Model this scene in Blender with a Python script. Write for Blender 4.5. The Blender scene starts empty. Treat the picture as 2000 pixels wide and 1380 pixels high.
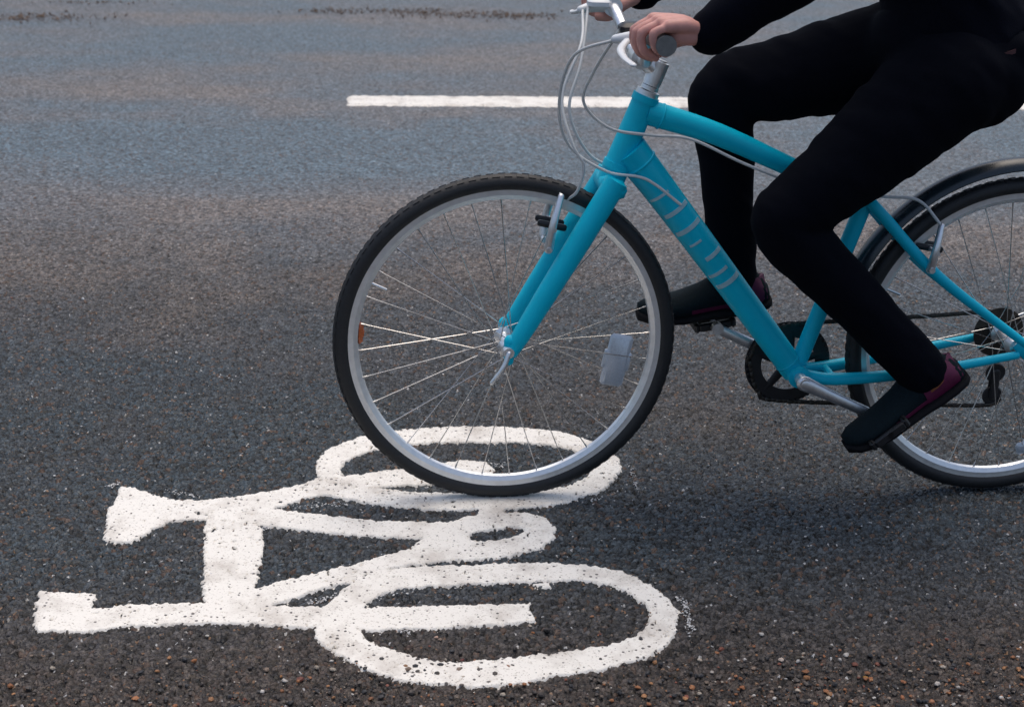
import bpy, bmesh, math, random
import numpy as np
from mathutils import Vector, Matrix, Quaternion

random.seed(7)
rng = np.random.default_rng(11)
scene = bpy.context.scene
COL = scene.collection
R = math.radians

# ------------------------------------------------------------------ camera
FPX, PITCH, ROLL, CAM_H = 2778.0, R(20.56), R(2.0), 1.367
CAM = Vector((0, 0, CAM_H))
CAM_R = Matrix.Rotation(math.pi/2 - PITCH, 3, 'X') @ Matrix.Rotation(ROLL, 3, 'Z')

def ray(px, py):
    return (CAM_R @ Vector(((px-1000)/FPX, -(py-690)/FPX, -1))).normalized()

def G(px, py):                       # surveyed point on the road
    d = ray(px, py)
    return CAM + d * (-CAM_H/d.z)

cd = bpy.data.cameras.new('camera')
cam = bpy.data.objects.new('camera', cd)
COL.objects.link(cam)
cam.matrix_world = Matrix.Translation(CAM) @ CAM_R.to_4x4()
cd.sensor_width = 36
cd.lens = 36*FPX/2000
cd.clip_start, cd.clip_end = 0.05, 1000
cd.dof.use_dof = True
cd.dof.focus_distance = 2.85
cd.dof.aperture_fstop = 7.1
scene.camera = cam

# ------------------------------------------------------------------ bicycle plane: a = along the bicycle (to the rear), w = towards the kerb side, z = up
F0 = G(977, 967)
R0 = G(1917, 950)
E1 = (R0-F0); WHEELBASE = E1.length; E1.normalize()
EN = Vector((E1.y, -E1.x, 0))
if EN.y > 0: EN = -EN
UP = Vector((0, 0, 1))
def B(a, z, w=0.0):
    return F0 + E1*a + EN*w + UP*z
def BH(a, z, w): return B(a, z, w+(.03 if w > 0 else -.03))
def Q(px, py, w=0.0):                # measured point in the bicycle's plane (offset w) -> (a, z)
    d = ray(px, py)
    o = F0 + EN*w
    t = (o-CAM).dot(EN)/d.dot(EN)
    p = CAM + d*t - F0
    return p.dot(E1), p.z
def P(px, py, w=0.0):
    a, z = Q(px, py, w)
    return B(a, z, w)

# ------------------------------------------------------------------ materials
def nodes_of(name):
    m = bpy.data.materials.new(name)
    m.use_nodes = True
    nt = m.node_tree
    b = next(n for n in nt.nodes if n.type == 'BSDF_PRINCIPLED')
    return m, nt, b
def N(nt, t, **kw):
    n = nt.nodes.new(t)
    for k, v in kw.items():
        if k in n.inputs: n.inputs[k].default_value = v
        else: setattr(n, k, v)
    return n
def simple(name, col, rough=0.5, metal=0.0, spec=0.5, noise=0.0, scale=40.0, bump=0.0, coat=0.0, sheen=0.0):
    m, nt, b = nodes_of(name)
    b.inputs['Roughness'].default_value = rough
    b.inputs['Metallic'].default_value = metal
    b.inputs['Specular IOR Level'].default_value = spec
    b.inputs['Coat Weight'].default_value = coat
    b.inputs['Coat Roughness'].default_value = 0.12
    b.inputs['Sheen Weight'].default_value = sheen
    tc = N(nt, 'ShaderNodeTexCoord')
    nz = N(nt, 'ShaderNodeTexNoise'); nz.inputs['Scale'].default_value = scale; nz.inputs['Detail'].default_value = 5
    nt.links.new(tc.outputs['Object'], nz.inputs['Vector'])
    rp = N(nt, 'ShaderNodeValToRGB')
    rp.color_ramp.elements[0].position = 0.3; rp.color_ramp.elements[1].position = 0.7
    lo = [max(0, c*(1-noise)) for c in col]; hi = [min(1, c*(1+noise)) for c in col]
    rp.color_ramp.elements[0].color = (*lo, 1); rp.color_ramp.elements[1].color = (*hi, 1)
    nt.links.new(nz.outputs['Fac'], rp.inputs['Fac'])
    nt.links.new(rp.outputs['Color'], b.inputs['Base Color'])
    mr = N(nt, 'ShaderNodeMapRange')
    mr.inputs['To Min'].default_value = max(0.02, rough-0.08); mr.inputs['To Max'].default_value = min(1, rough+0.08)
    nt.links.new(nz.outputs['Fac'], mr.inputs['Value']); nt.links.new(mr.outputs['Result'], b.inputs['Roughness'])
    if bump > 0:
        bp = N(nt, 'ShaderNodeBump'); bp.inputs['Strength'].default_value = 1.0; bp.inputs['Distance'].default_value = bump
        nt.links.new(nz.outputs['Fac'], bp.inputs['Height']); nt.links.new(bp.outputs['Normal'], b.inputs['Normal'])
    return m

def asphalt_material():
    m, nt, b = nodes_of('asphalt')
    L = nt.links.new
    tc = N(nt, 'ShaderNodeTexCoord')
    # road runs slightly oblique to the camera: rotate the coordinates so that x follows the lane
    mp = N(nt, 'ShaderNodeMapping'); mp.inputs['Rotation'].default_value = (0, 0, R(-6))
    L(tc.outputs['Object'], mp.inputs['Vector'])
    # warp so that the chippings are irregular
    wz = N(nt, 'ShaderNodeTexNoise'); wz.inputs['Scale'].default_value = 95; wz.inputs['Detail'].default_value = 2
    L(mp.outputs['Vector'], wz.inputs['Vector'])
    wm = N(nt, 'ShaderNodeVectorMath', operation='SCALE'); wm.inputs['Scale'].default_value = 0.010
    L(wz.outputs['Color'], wm.inputs[0])
    wa = N(nt, 'ShaderNodeVectorMath', operation='ADD'); L(mp.outputs['Vector'], wa.inputs[0]); L(wm.outputs['Vector'], wa.inputs[1])
    v1 = N(nt, 'ShaderNodeTexVoronoi'); v1.voronoi_dimensions = '2D'; v1.inputs['Scale'].default_value = 105; L(wa.outputs['Vector'], v1.inputs['Vector'])
    v1e = N(nt, 'ShaderNodeTexVoronoi', feature='DISTANCE_TO_EDGE'); v1e.voronoi_dimensions = '2D'; v1e.inputs['Scale'].default_value = 105; L(wa.outputs['Vector'], v1e.inputs['Vector'])
    v2 = N(nt, 'ShaderNodeTexVoronoi'); v2.voronoi_dimensions = '2D'; v2.inputs['Scale'].default_value = 260; L(wa.outputs['Vector'], v2.inputs['Vector'])
    fine = N(nt, 'ShaderNodeTexNoise'); fine.inputs['Scale'].default_value = 420; fine.inputs['Detail'].default_value = 4; L(mp.outputs['Vector'], fine.inputs['Vector'])
    # long bands along the lane: wheel tracks, dust, patches
    mb = N(nt, 'ShaderNodeMapping'); mb.inputs['Scale'].default_value = (0.5, 1.0, 1.0); L(mp.outputs['Vector'], mb.inputs['Vector'])
    band = N(nt, 'ShaderNodeTexNoise'); band.inputs['Scale'].default_value = 0.9; band.inputs['Detail'].default_value = 5; band.inputs['Roughness'].default_value = 0.5; L(mb.outputs['Vector'], band.inputs['Vector'])
    blot = N(nt, 'ShaderNodeTexNoise'); blot.inputs['Scale'].default_value = 2.6; blot.inputs['Detail'].default_value = 6; L(mp.outputs['Vector'], blot.inputs['Vector'])
    mixb = N(nt, 'ShaderNodeMath', operation='ADD'); L(band.outputs['Fac'], mixb.inputs[0])
    sc = N(nt, 'ShaderNodeMath', operation='MULTIPLY'); sc.inputs[1].default_value = 0.35; L(blot.outputs['Fac'], sc.inputs[0]); L(sc.outputs[0], mixb.inputs[1])
    bandr = N(nt, 'ShaderNodeValToRGB'); e = bandr.color_ramp.elements
    e[0].position = 0.56; e[0].color = (0.036, 0.053, 0.066, 1)
    e[1].position = 0.86; e[1].color = (0.068, 0.060, 0.0555, 1)
    x = e.new(0.71); x.color = (0.048, 0.053, 0.059, 1)
    # base colour gets paler towards the far side of the road, blotchy transition
    sep = N(nt, 'ShaderNodeSeparateXYZ'); L(mp.outputs['Vector'], sep.inputs[0])
    def strip(c, w_, amt, prev):
        wv = N(nt, 'ShaderNodeMath', operation='MULTIPLY_ADD'); L(blot.outputs['Fac'], wv.inputs[0]); wv.inputs[1].default_value = 1.3; L(sep.outputs['Y'], wv.inputs[2])
        a = N(nt, 'ShaderNodeMath', operation='SUBTRACT'); L(wv.outputs[0], a.inputs[0]); a.inputs[1].default_value = c+.65
        b_ = N(nt, 'ShaderNodeMath', operation='ABSOLUTE'); L(a.outputs[0], b_.inputs[0])
        g_ = N(nt, 'ShaderNodeMapRange'); g_.interpolation_type = 'SMOOTHSTEP'; g_.inputs['From Min'].default_value = w_; g_.inputs['From Max'].default_value = 0.0; g_.inputs['To Max'].default_value = amt; L(b_.outputs[0], g_.inputs['Value'])
        q = N(nt, 'ShaderNodeMath', operation='ADD'); L(prev, q.inputs[0]); L(g_.outputs[0], q.inputs[1]); return q.outputs[0]
    bv = strip(4.75, 1.1, 0.17, mixb.outputs[0]); bv = strip(6.2, 1.0, -0.12, bv); bv = strip(2.95, 0.5, -0.08, bv)
    L(bv, bandr.inputs['Fac'])
    far_mixn = N(nt, 'ShaderNodeMath', operation='MULTIPLY_ADD'); far_mixn.inputs[1].default_value = 1.6; L(blot.outputs['Fac'], far_mixn.inputs[0]); L(sep.outputs['Y'], far_mixn.inputs[2])
    far_mix = N(nt, 'ShaderNodeMapRange'); far_mix.inputs['From Min'].default_value = 3.9; far_mix.inputs['From Max'].default_value = 6.6
    far_mix.inputs['To Min'].default_value = 0.0; far_mix.inputs['To Max'].default_value = 1.0; far_mix.interpolation_type = 'SMOOTHSTEP'
    L(far_mixn.outputs[0], far_mix.inputs['Value'])
    far_gain = N(nt, 'ShaderNodeMapRange'); far_gain.inputs['To Min'].default_value = 0.60; far_gain.inputs['To Max'].default_value = 1.75; L(far_mix.outputs[0], far_gain.inputs['Value'])
    # road dirt gathered towards the near edge of the lane
    dirn = N(nt, 'ShaderNodeMath', operation='MULTIPLY_ADD'); dirn.inputs[1].default_value = 0.5; L(blot.outputs['Fac'], dirn.inputs[0]); L(sep.outputs['Y'], dirn.inputs[2])
    dirt = N(nt, 'ShaderNodeMapRange'); dirt.inputs['From Min'].default_value = 2.75; dirt.inputs['From Max'].default_value = 2.28; dirt.interpolation_type = 'SMOOTHSTEP'; L(dirn.outputs[0], dirt.inputs['Value'])
    dmx = N(nt, 'ShaderNodeMix', data_type='RGBA'); L(dirt.outputs[0], dmx.inputs['Factor']); L(bandr.outputs['Color'], dmx.inputs['A']); dmx.inputs['B'].default_value = (0.060, 0.047, 0.040, 1)
    # per stone brightness
    st = N(nt, 'ShaderNodeSeparateColor'); L(v1.outputs['Color'], st.inputs[0])
    sr = N(nt, 'ShaderNodeMapRange'); sr.inputs['To Min'].default_value = 0.18; sr.inputs['To Max'].default_value = 2.1; L(st.outputs['Red'], sr.inputs['Value'])
    gap = N(nt, 'ShaderNodeMapRange'); gap.inputs['From Max'].default_value = 0.16; gap.inputs['To Min'].default_value = 0.62; gap.inputs['To Max'].default_value = 1.0; L(v1e.outputs['Distance'], gap.inputs['Value'])
    f1 = N(nt, 'ShaderNodeMath', operation='MULTIPLY'); L(sr.outputs[0], f1.inputs[0]); L(gap.outputs[0], f1.inputs[1])
    grn = N(nt, 'ShaderNodeTexNoise'); grn.inputs['Scale'].default_value = 60; grn.inputs['Detail'].default_value = 6; grn.inputs['Roughness'].default_value = 0.75; L(mp.outputs['Vector'], grn.inputs['Vector'])
    gm = N(nt, 'ShaderNodeMapRange'); gm.inputs['From Min'].default_value = 0.32; gm.inputs['From Max'].default_value = 0.68; gm.inputs['To Min'].default_value = 0.22; gm.inputs['To Max'].default_value = 1.95; L(grn.outputs['Fac'], gm.inputs['Value'])
    fg = N(nt, 'ShaderNodeMath', operation='MULTIPLY'); L(f1.outputs[0], fg.inputs[0]); L(gm.outputs[0], fg.inputs[1])
    f2 = N(nt, 'ShaderNodeMath', operation='MULTIPLY'); L(fg.outputs[0], f2.inputs[0]); L(far_gain.outputs[0], f2.inputs[1])
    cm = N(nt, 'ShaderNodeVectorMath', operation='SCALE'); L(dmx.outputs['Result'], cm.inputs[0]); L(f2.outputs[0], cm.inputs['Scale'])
    # a minority of stones: brown / reddish, and a very few pale ones
    def pick(src, chan, thr, colour, prev, soft=0.01):
        s = N(nt, 'ShaderNodeSeparateColor'); L(src.outputs['Color'], s.inputs[0])
        g = N(nt, 'ShaderNodeMapRange'); g.inputs['From Min'].default_value = thr; g.inputs['From Max'].default_value = thr+soft; L(s.outputs[chan], g.inputs['Value'])
        mx = N(nt, 'ShaderNodeMix', data_type='RGBA'); L(g.outputs[0], mx.inputs['Factor']); L(prev, mx.inputs['A']); mx.inputs['B'].default_value = (*colour, 1)
        return mx.outputs['Result']
    c = pick(v1, 'Green', 0.955, (0.075, 0.047, 0.034), cm.outputs[0])
    c = pick(v2, 'Blue', 0.988, (0.20, 0.12, 0.07), c, 0.002)
    c = pick(v2, 'Green', 0.9955, (0.42, 0.42, 0.42), c, 0.001)
    L(c, b.inputs['Base Color'])
    b.inputs['Roughness'].default_value = 0.6
    rr = N(nt, 'ShaderNodeMapRange'); rr.inputs['To Min'].default_value = 0.30; rr.inputs['To Max'].default_value = 0.70; L(st.outputs['Blue'], rr.inputs['Value']); L(rr.outputs[0], b.inputs['Roughness'])
    b.inputs['Specular IOR Level'].default_value = 0.42
    # relief: domed chippings, each at its own height and tilt, as true displacement (never above the road's datum)
    def mad(a, k, c):
        n = N(nt, 'ShaderNodeMath', operation='MULTIPLY_ADD'); L(a, n.inputs[0]); n.inputs[1].default_value = k
        if isinstance(c, (int, float)): n.inputs[2].default_value = c
        else: L(c, n.inputs[2])
        return n.outputs[0]
    dome = N(nt, 'ShaderNodeMapRange'); dome.inputs['From Max'].default_value = 0.34; dome.interpolation_type = 'SMOOTHSTEP'; L(v1e.outputs['Distance'], dome.inputs['Value'])
    rel = N(nt, 'ShaderNodeVectorMath', operation='SUBTRACT'); L(wa.outputs['Vector'], rel.inputs[0]); L(v1.outputs['Position'], rel.inputs[1])
    tl = N(nt, 'ShaderNodeVectorMath', operation='SUBTRACT'); L(v1.outputs['Color'], tl.inputs[0]); tl.inputs[1].default_value = (0.5, 0.5, 0.5)
    rel2 = N(nt, 'ShaderNodeVectorMath', operation='MULTIPLY'); L(rel.outputs[0], rel2.inputs[0]); rel2.inputs[1].default_value = (1, 1, 0)
    dt = N(nt, 'ShaderNodeVectorMath', operation='DOT_PRODUCT'); L(rel2.outputs[0], dt.inputs[0]); L(tl.outputs[0], dt.inputs[1])
    h = mad(dome.outputs[0], 0.0019, -0.0042)
    h = mad(st.outputs['Red'], 0.0021, h)
    h = mad(dt.outputs['Value'], 1.05, h)
    h = mad(fine.outputs['Fac'], 0.0009, h)
    h = mad(v2.outputs['Distance'], -0.0008, h)
    fade = N(nt, 'ShaderNodeMapRange'); fade.inputs['From Min'].default_value = 4.0; fade.inputs['From Max'].default_value = 5.2; fade.inputs['To Min'].default_value = 1.0; fade.inputs['To Max'].default_value = 0.4; L(sep.outputs['Y'], fade.inputs['Value'])
    hm = N(nt, 'ShaderNodeMath', operation='MULTIPLY'); L(h, hm.inputs[0]); L(fade.outputs[0], hm.inputs[1]); h = hm.outputs[0]
    dn = N(nt, 'ShaderNodeDisplacement'); dn.inputs['Midlevel'].default_value = 0.0; dn.inputs['Scale'].default_value = 1.0; L(h, dn.inputs['Height'])
    out = next(n for n in nt.nodes if n.type == 'OUTPUT_MATERIAL'); L(dn.outputs[0], out.inputs['Displacement'])
    m.displacement_method = 'BOTH'
    return m

def paint_material():
    m, nt, b = nodes_of('thermoplastic_paint')
    L = nt.links.new
    tc = N(nt, 'ShaderNodeTexCoord')
    a = N(nt, 'ShaderNodeTexNoise'); a.inputs['Scale'].default_value = 9; a.inputs['Detail'].default_value = 8; a.inputs['Roughness'].default_value = 0.65; L(tc.outputs['Object'], a.inputs['Vector'])
    g = N(nt, 'ShaderNodeTexNoise'); g.inputs['Scale'].default_value = 230; g.inputs['Detail'].default_value = 3; L(tc.outputs['Object'], g.inputs['Vector'])
    rp = N(nt, 'ShaderNodeValToRGB'); e = rp.color_ramp.elements
    e[0].position = 0.30; e[0].color = (0.52, 0.475, 0.42, 1); e[1].position = 0.52; e[1].color = (0.82, 0.79, 0.725, 1)
    L(a.outputs['Fac'], rp.inputs['Fac'])
    sp = N(nt, 'ShaderNodeValToRGB'); s = sp.color_ramp.elements
    s[0].position = 0.30; s[0].color = (0.42, 0.38, 0.34, 1); s[1].position = 0.42; s[1].color = (1, 1, 1, 1)
    L(g.outputs['Fac'], sp.inputs['Fac'])
    mx = N(nt, 'ShaderNodeMix', data_type='RGBA', blend_type='MULTIPLY'); mx.inputs['Factor'].default_value = 0.8
    L(rp.outputs['Color'], mx.inputs['A']); L(sp.outputs['Color'], mx.inputs['B'])
    # dark pin holes
    v = N(nt, 'ShaderNodeTexVoronoi'); v.voronoi_dimensions = '2D'; v.inputs['Scale'].default_value = 85; L(tc.outputs['Object'], v.inputs['Vector'])
    vs = N(nt, 'ShaderNodeSeparateColor'); L(v.outputs['Color'], vs.inputs[0])
    rad = N(nt, 'ShaderNodeMapRange'); rad.inputs['From Min'].default_value = 0.72; rad.inputs['To Min'].default_value = 0.0; rad.inputs['To Max'].default_value = 0.27; pm = N(nt, 'ShaderNodeMath', operation='MULTIPLY_ADD'); pm.inputs[1].default_value = 0.55; pm.inputs[2].default_value = -0.27; L(a.outputs['Fac'], pm.inputs[0])
    pa = N(nt, 'ShaderNodeMath', operation='SUBTRACT'); L(vs.outputs['Red'], pa.inputs[0]); L(pm.outputs[0], pa.inputs[1]); L(pa.outputs[0], rad.inputs['Value'])
    lt = N(nt, 'ShaderNodeMath', operation='LESS_THAN'); L(v.outputs['Distance'], lt.inputs[0]); L(rad.outputs[0], lt.inputs[1])
    m2 = N(nt, 'ShaderNodeMix', data_type='RGBA'); L(lt.outputs[0], m2.inputs['Factor']); L(mx.outputs['Result'], m2.inputs['A']); m2.inputs['B'].default_value = (0.09, 0.08, 0.075, 1)
    L(m2.outputs['Result'], b.inputs['Base Color'])
    b.inputs['Roughness'].default_value = 0.62
    bp = N(nt, 'ShaderNodeBump'); bp.inputs['Strength'].default_value = 0.5; bp.inputs['Distance'].default_value = 0.0015
    L(g.outputs['Fac'], bp.inputs['Height']); L(bp.outputs['Normal'], b.inputs['Normal'])
    return m

def tint_material(name, rough=0.6):
    m, nt, b = nodes_of(name)
    at = N(nt, 'ShaderNodeAttribute'); at.attribute_name = 'tint'
    nz = N(nt, 'ShaderNodeTexNoise'); nz.inputs['Scale'].default_value = 300
    hs = N(nt, 'ShaderNodeMix', data_type='RGBA', blend_type='MULTIPLY'); hs.inputs['Factor'].default_value = 0.4
    nt.links.new(at.outputs['Color'], hs.inputs['A']); nt.links.new(nz.outputs['Fac'], hs.inputs['B'])
    nt.links.new(hs.outputs['Result'], b.inputs['Base Color'])
    b.inputs['Roughness'].default_value = rough
    return m

M = dict(
    asphalt=asphalt_material(), paint=paint_material(),
    cyan=simple('turquoise_enamel', (0.0, 0.51, 0.70), 0.42, 0, 0.22, 0.06, 14, 0, coat=0.05),
    rubber=simple('tyre_rubber', (0.014, 0.015, 0.017), 0.6, 0, 0.5, 0.25, 180, 0.0006),
    black=simple('black_plastic', (0.010, 0.011, 0.014), 0.45, 0, 0.5, 0.2, 60),
    steel=simple('brushed_alloy', (0.80, 0.82, 0.84), 0.42, 1.0, 0.5, 0.08, 90),
    rim=simple('machined_rim', (0.82, 0.84, 0.85), 0.42, 0.8, 0.5, 0.06, 70),
    spoke=simple('stainless_spoke', (0.62, 0.62, 0.62), 0.28, 1.0),
    chain=simple('oily_chain', (0.06, 0.055, 0.05), 0.45, 0.8, 0.5, 0.3, 300),
    cable=simple('pale_cable_housing', (0.60, 0.62, 0.62), 0.4, 0, 0.5, 0.05, 30),
    gripm=simple('grey_grip_rubber', (0.16, 0.165, 0.16), 0.65, 0, 0.4, 0.15, 120),
    white=simple('white_plastic', (0.74, 0.77, 0.79), 0.35, 0, 0.5, 0.04, 30),
    decal=simple('pale_grey_decal', (0.34, 0.56, 0.62), 0.4, 0, 0.5, 0.08, 90),
    guard=simple('mudguard_plastic', (0.012, 0.022, 0.030), 0.28, 0, 0.6, 0.1, 30),
    reflector=simple('clear_reflector', (0.56, 0.61, 0.67), 0.22, 0.25, 0.6, 0.12, 400, 0.0006),
    amber=simple('amber_reflector', (0.50, 0.12, 0.035), 0.25, 0.0, 0.6, 0.2, 400, 0.0006),
    denim=simple('black_trouser_cloth', (0.0026, 0.0034, 0.0068), 0.9, 0, 0.07, 0.25, 500, 0.0005),
    jacket=simple('navy_jacket_cloth', (0.0024, 0.0033, 0.0075), 0.88, 0, 0.07, 0.25, 260, 0.0005),
    hem=simple('maroon_hem', (0.05, 0.012, 0.016), 0.7),
    skin=simple('skin', (0.60, 0.30, 0.255), 0.5, 0, 0.4, 0.12, 45, 0.0006),
    hair=simple('dark_hair', (0.018, 0.012, 0.009), 0.55, 0, 0.4, 0.4, 120, 0.002),
    shoe=simple('dark_teal_shoe_mesh', (0.0035, 0.010, 0.014), 0.8, 0, 0.15, 0.4, 380, 0.0008),
    sole=simple('black_sole', (0.005, 0.005, 0.007), 0.8, 0, 0.2),
    magenta=simple('magenta_trim', (0.10, 0.006, 0.042), 0.55, 0, 0.4, 0.15, 150),
    sock=simple('orange_sock', (0.22, 0.075, 0.03), 0.8, 0, 0.3, 0.2, 300),
    gravel=tint_material('gravel_stones'), dirt=tint_material('dirt_crumbs', 0.85),
)
M['skin'].node_tree.nodes['Principled BSDF'].inputs['Subsurface Weight'].default_value = 0.08
M['skin'].node_tree.nodes['Principled BSDF'].inputs['Subsurface Radius'].default_value = (0.01, 0.004, 0.002)

# ------------------------------------------------------------------ mesh helpers
def smooth_path(pts, n=8):
    pts = [Vector(p) for p in pts]
    if len(pts) < 3: return pts
    ext = [pts[0]*2-pts[1]] + pts + [pts[-1]*2-pts[-2]]
    out = []
    for i in range(1, len(ext)-2):
        p0, p1, p2, p3 = ext[i-1:i+3]
        for k in range(n):
            t = k/n
            out.append(0.5*((2*p1) + (p2-p0)*t + (2*p0-5*p1+4*p2-p3)*t*t + (3*p1-p0-3*p2+p3)*t**3))
    out.append(pts[-1])
    return out
def lerp_list(vals, n_out):
    m = len(vals)-1
    return [vals[min(int(i/(n_out-1)*m), m-1)] + (vals[min(int(i/(n_out-1)*m), m-1)+1]-vals[min(int(i/(n_out-1)*m), m-1)])*(i/(n_out-1)*m-min(int(i/(n_out-1)*m), m-1)) for i in range(n_out)]

class MB:
    def __init__(s): s.v = []; s.f = []; s.tint = []
    def ring_loft(s, rings, cap=True, closed=False):
        o = len(s.v); n = len(rings[0])
        for r in rings: s.v += [Vector(p) for p in r]
        k = len(rings)
        for i in range(k if closed else k-1):
            j = (i+1) % k
            for q in range(n):
                s.f.append((o+i*n+q, o+i*n+(q+1) % n, o+j*n+(q+1) % n, o+j*n+q))
        if cap and not closed:
            s.f.append(tuple(o+q for q in range(n))[::-1]); s.f.append(tuple(o+(k-1)*n+q for q in range(n)))
        return s
    def tube(s, pts, rad, seg=16, smooth=0, flat=None, dome=False):
        """flat = (axis vector, factor): squash the section along that axis"""
        pts = [Vector(p) for p in pts]
        rl = list(rad) if isinstance(rad, (list, tuple)) else [rad]*len(pts)
        if smooth and len(pts) > 2:
            pts2 = smooth_path(pts, smooth); rl = lerp_list(rl, len(pts2)); pts = pts2
        if dome:
            a, b = pts[0], pts[-1]; d0 = (pts[1]-a).normalized(); d1 = (pts[-2]-b).normalized()
            hd = [(0.98, .2), (0.8, .6), (0.45, .89)]
            pts = [a-d0*rl[0]*h for h, _ in hd] + pts + [b-d1*rl[-1]*h for h, _ in hd[::-1]]
            rl = [rl[0]*q for _, q in hd] + rl + [rl[-1]*q for _, q in hd[::-1]]
        T = []
        for i in range(len(pts)):
            a = pts[max(0, i-1)]; b = pts[min(len(pts)-1, i+1)]
            T.append((b-a).normalized())
        ref = Vector((0, 0, 1)) if abs(T[0].z) < 0.9 else Vector((1, 0, 0))
        u = (ref - T[0]*ref.dot(T[0])).normalized()
        rings = []
        for i, p in enumerate(pts):
            u = (u - T[i]*u.dot(T[i])).normalized(); vv = T[i].cross(u)
            ring = []
            for q in range(seg):
                an = 2*math.pi*q/seg
                d = (u*math.cos(an)+vv*math.sin(an))*rl[i]
                if flat: ax, fc = flat; d = d - ax*(d.dot(ax)*(1-fc))
                ring.append(p+d)
            rings.append(ring)
        return s.ring_loft(rings)
    def ball(s, c, r, seg=14, axes=None):
        c = Vector(c); rr = (r, r, r) if not isinstance(r, (tuple, list)) else r
        ax = axes or (Vector((1, 0, 0)), Vector((0, 1, 0)), Vector((0, 0, 1)))
        rings = []
        for i in range(1, seg):
            t = math.pi*i/seg
            rings.append([c + ax[0]*rr[0]*math.sin(t)*math.cos(2*math.pi*q/(seg*2)) + ax[1]*rr[1]*math.sin(t)*math.sin(2*math.pi*q/(seg*2)) - ax[2]*rr[2]*math.cos(t) for q in range(seg*2)])
        return s.ring_loft(rings)
    def box(s, c, ax, half, bev=0.0):
        """box with chamfered edges: c centre, ax three axes, half sizes"""
        c = Vector(c); x, y, z = ax; hx, hy, hz = half; b = min(bev, hx, hy, hz)*0.99
        def rect(ix, iy, k): 
            q = [(ix-b, -iy), (ix, -iy+b), (ix, iy-b), (ix-b, iy), (-ix+b, iy), (-ix, iy-b), (-ix, -iy+b), (-ix+b, -iy)]
            return [c + x*p + y*r + z*k for p, r in q]
        if b > 0: return s.ring_loft([rect(hx-b*.9, hy-b*.9, -hz), rect(hx, hy, -hz+b), rect(hx, hy, hz-b), rect(hx-b*.9, hy-b*.9, hz)])
        q = [(hx, -hy), (hx, hy), (-hx, hy), (-hx, -hy)]
        return s.ring_loft([[c+x*p+y*r+z*k for p, r in q] for k in (-hz, hz)])
    def lathe(s, c, axis, e, prof, seg=64, a0=0.0, a1=None):
        """prof: list of (radius, offset along axis), closed section; e: reference direction"""
        c = Vector(c); f = axis.cross(e)
        full = a1 is None
        n = seg if full else seg+1
        rings = []
        for i in range(n):
            t = a0 + ((2*math.pi) if full else (a1-a0))*i/seg
            d = e*math.cos(t)+f*math.sin(t)
            rings.append([c + d*r + axis*o for r, o in prof])
        return s.ring_loft(rings, closed=full)
    def mesh(s, name, base):
        me = bpy.data.meshes.new(name)
        me.from_pydata([tuple(v-base) for v in s.v], [], s.f)
        me.update()
        bm = bmesh.new(); bm.from_mesh(me); bmesh.ops.recalc_face_normals(bm, faces=bm.faces); bm.to_mesh(me); bm.free()
        return me

def link(name, me, mat, parent=None, loc=None, smooth=True, angle=40):
    me.materials.clear(); me.materials.append(mat)
    if smooth:
        me.polygons.foreach_set('use_smooth', [True]*len(me.polygons))
        try: me.set_sharp_from_angle(angle=R(angle))
        except Exception: pass
    o = bpy.data.objects.new(name, me); COL.objects.link(o)
    if parent: o.parent = parent
    if loc is not None: o.location = loc
    return o
def tag(o, label=None, cat=None, group=None, kind=None):
    if label: o['label'] = label
    if cat: o['category'] = cat
    if group: o['group'] = group
    if kind: o['kind'] = kind
    return o
def remeshed(mb, voxel, base, iters=4, wr=None):
    me = mb.mesh('tmp', base)
    o = bpy.data.objects.new('tmp', me); COL.objects.link(o)
    r = o.modifiers.new('r', 'REMESH'); r.mode = 'VOXEL'; r.voxel_size = voxel
    if iters:
        sm = o.modifiers.new('s', 'SMOOTH'); sm.iterations = iters; sm.factor = 0.5
    dg = bpy.context.evaluated_depsgraph_get(); dg.update()
    out = bpy.data.meshes.new_from_object(o.evaluated_get(dg))
    bpy.data.objects.remove(o); bpy.data.meshes.remove(me)
    if wr: wr(out)
    return out

# ------------------------------------------------------------------ value noise
class VN:
    def __init__(s, seed): s.t = np.random.default_rng(seed).random((256, 256))
    def __call__(s, x, y):
        xi = np.floor(x).astype(int); yi = np.floor(y).astype(int); fx = x-xi; fy = y-yi
        fx = fx*fx*(3-2*fx); fy = fy*fy*(3-2*fy); t = s.t
        a = t[xi & 255, yi & 255]; b = t[(xi+1) & 255, yi & 255]; c = t[xi & 255, (yi+1) & 255]; d = t[(xi+1) & 255, (yi+1) & 255]
        return (a*(1-fx)+b*fx)*(1-fy)+(c*(1-fx)+d*fx)*fy
n1, n2, n3, n4 = VN(1), VN(2), VN(3), VN(4)

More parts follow.
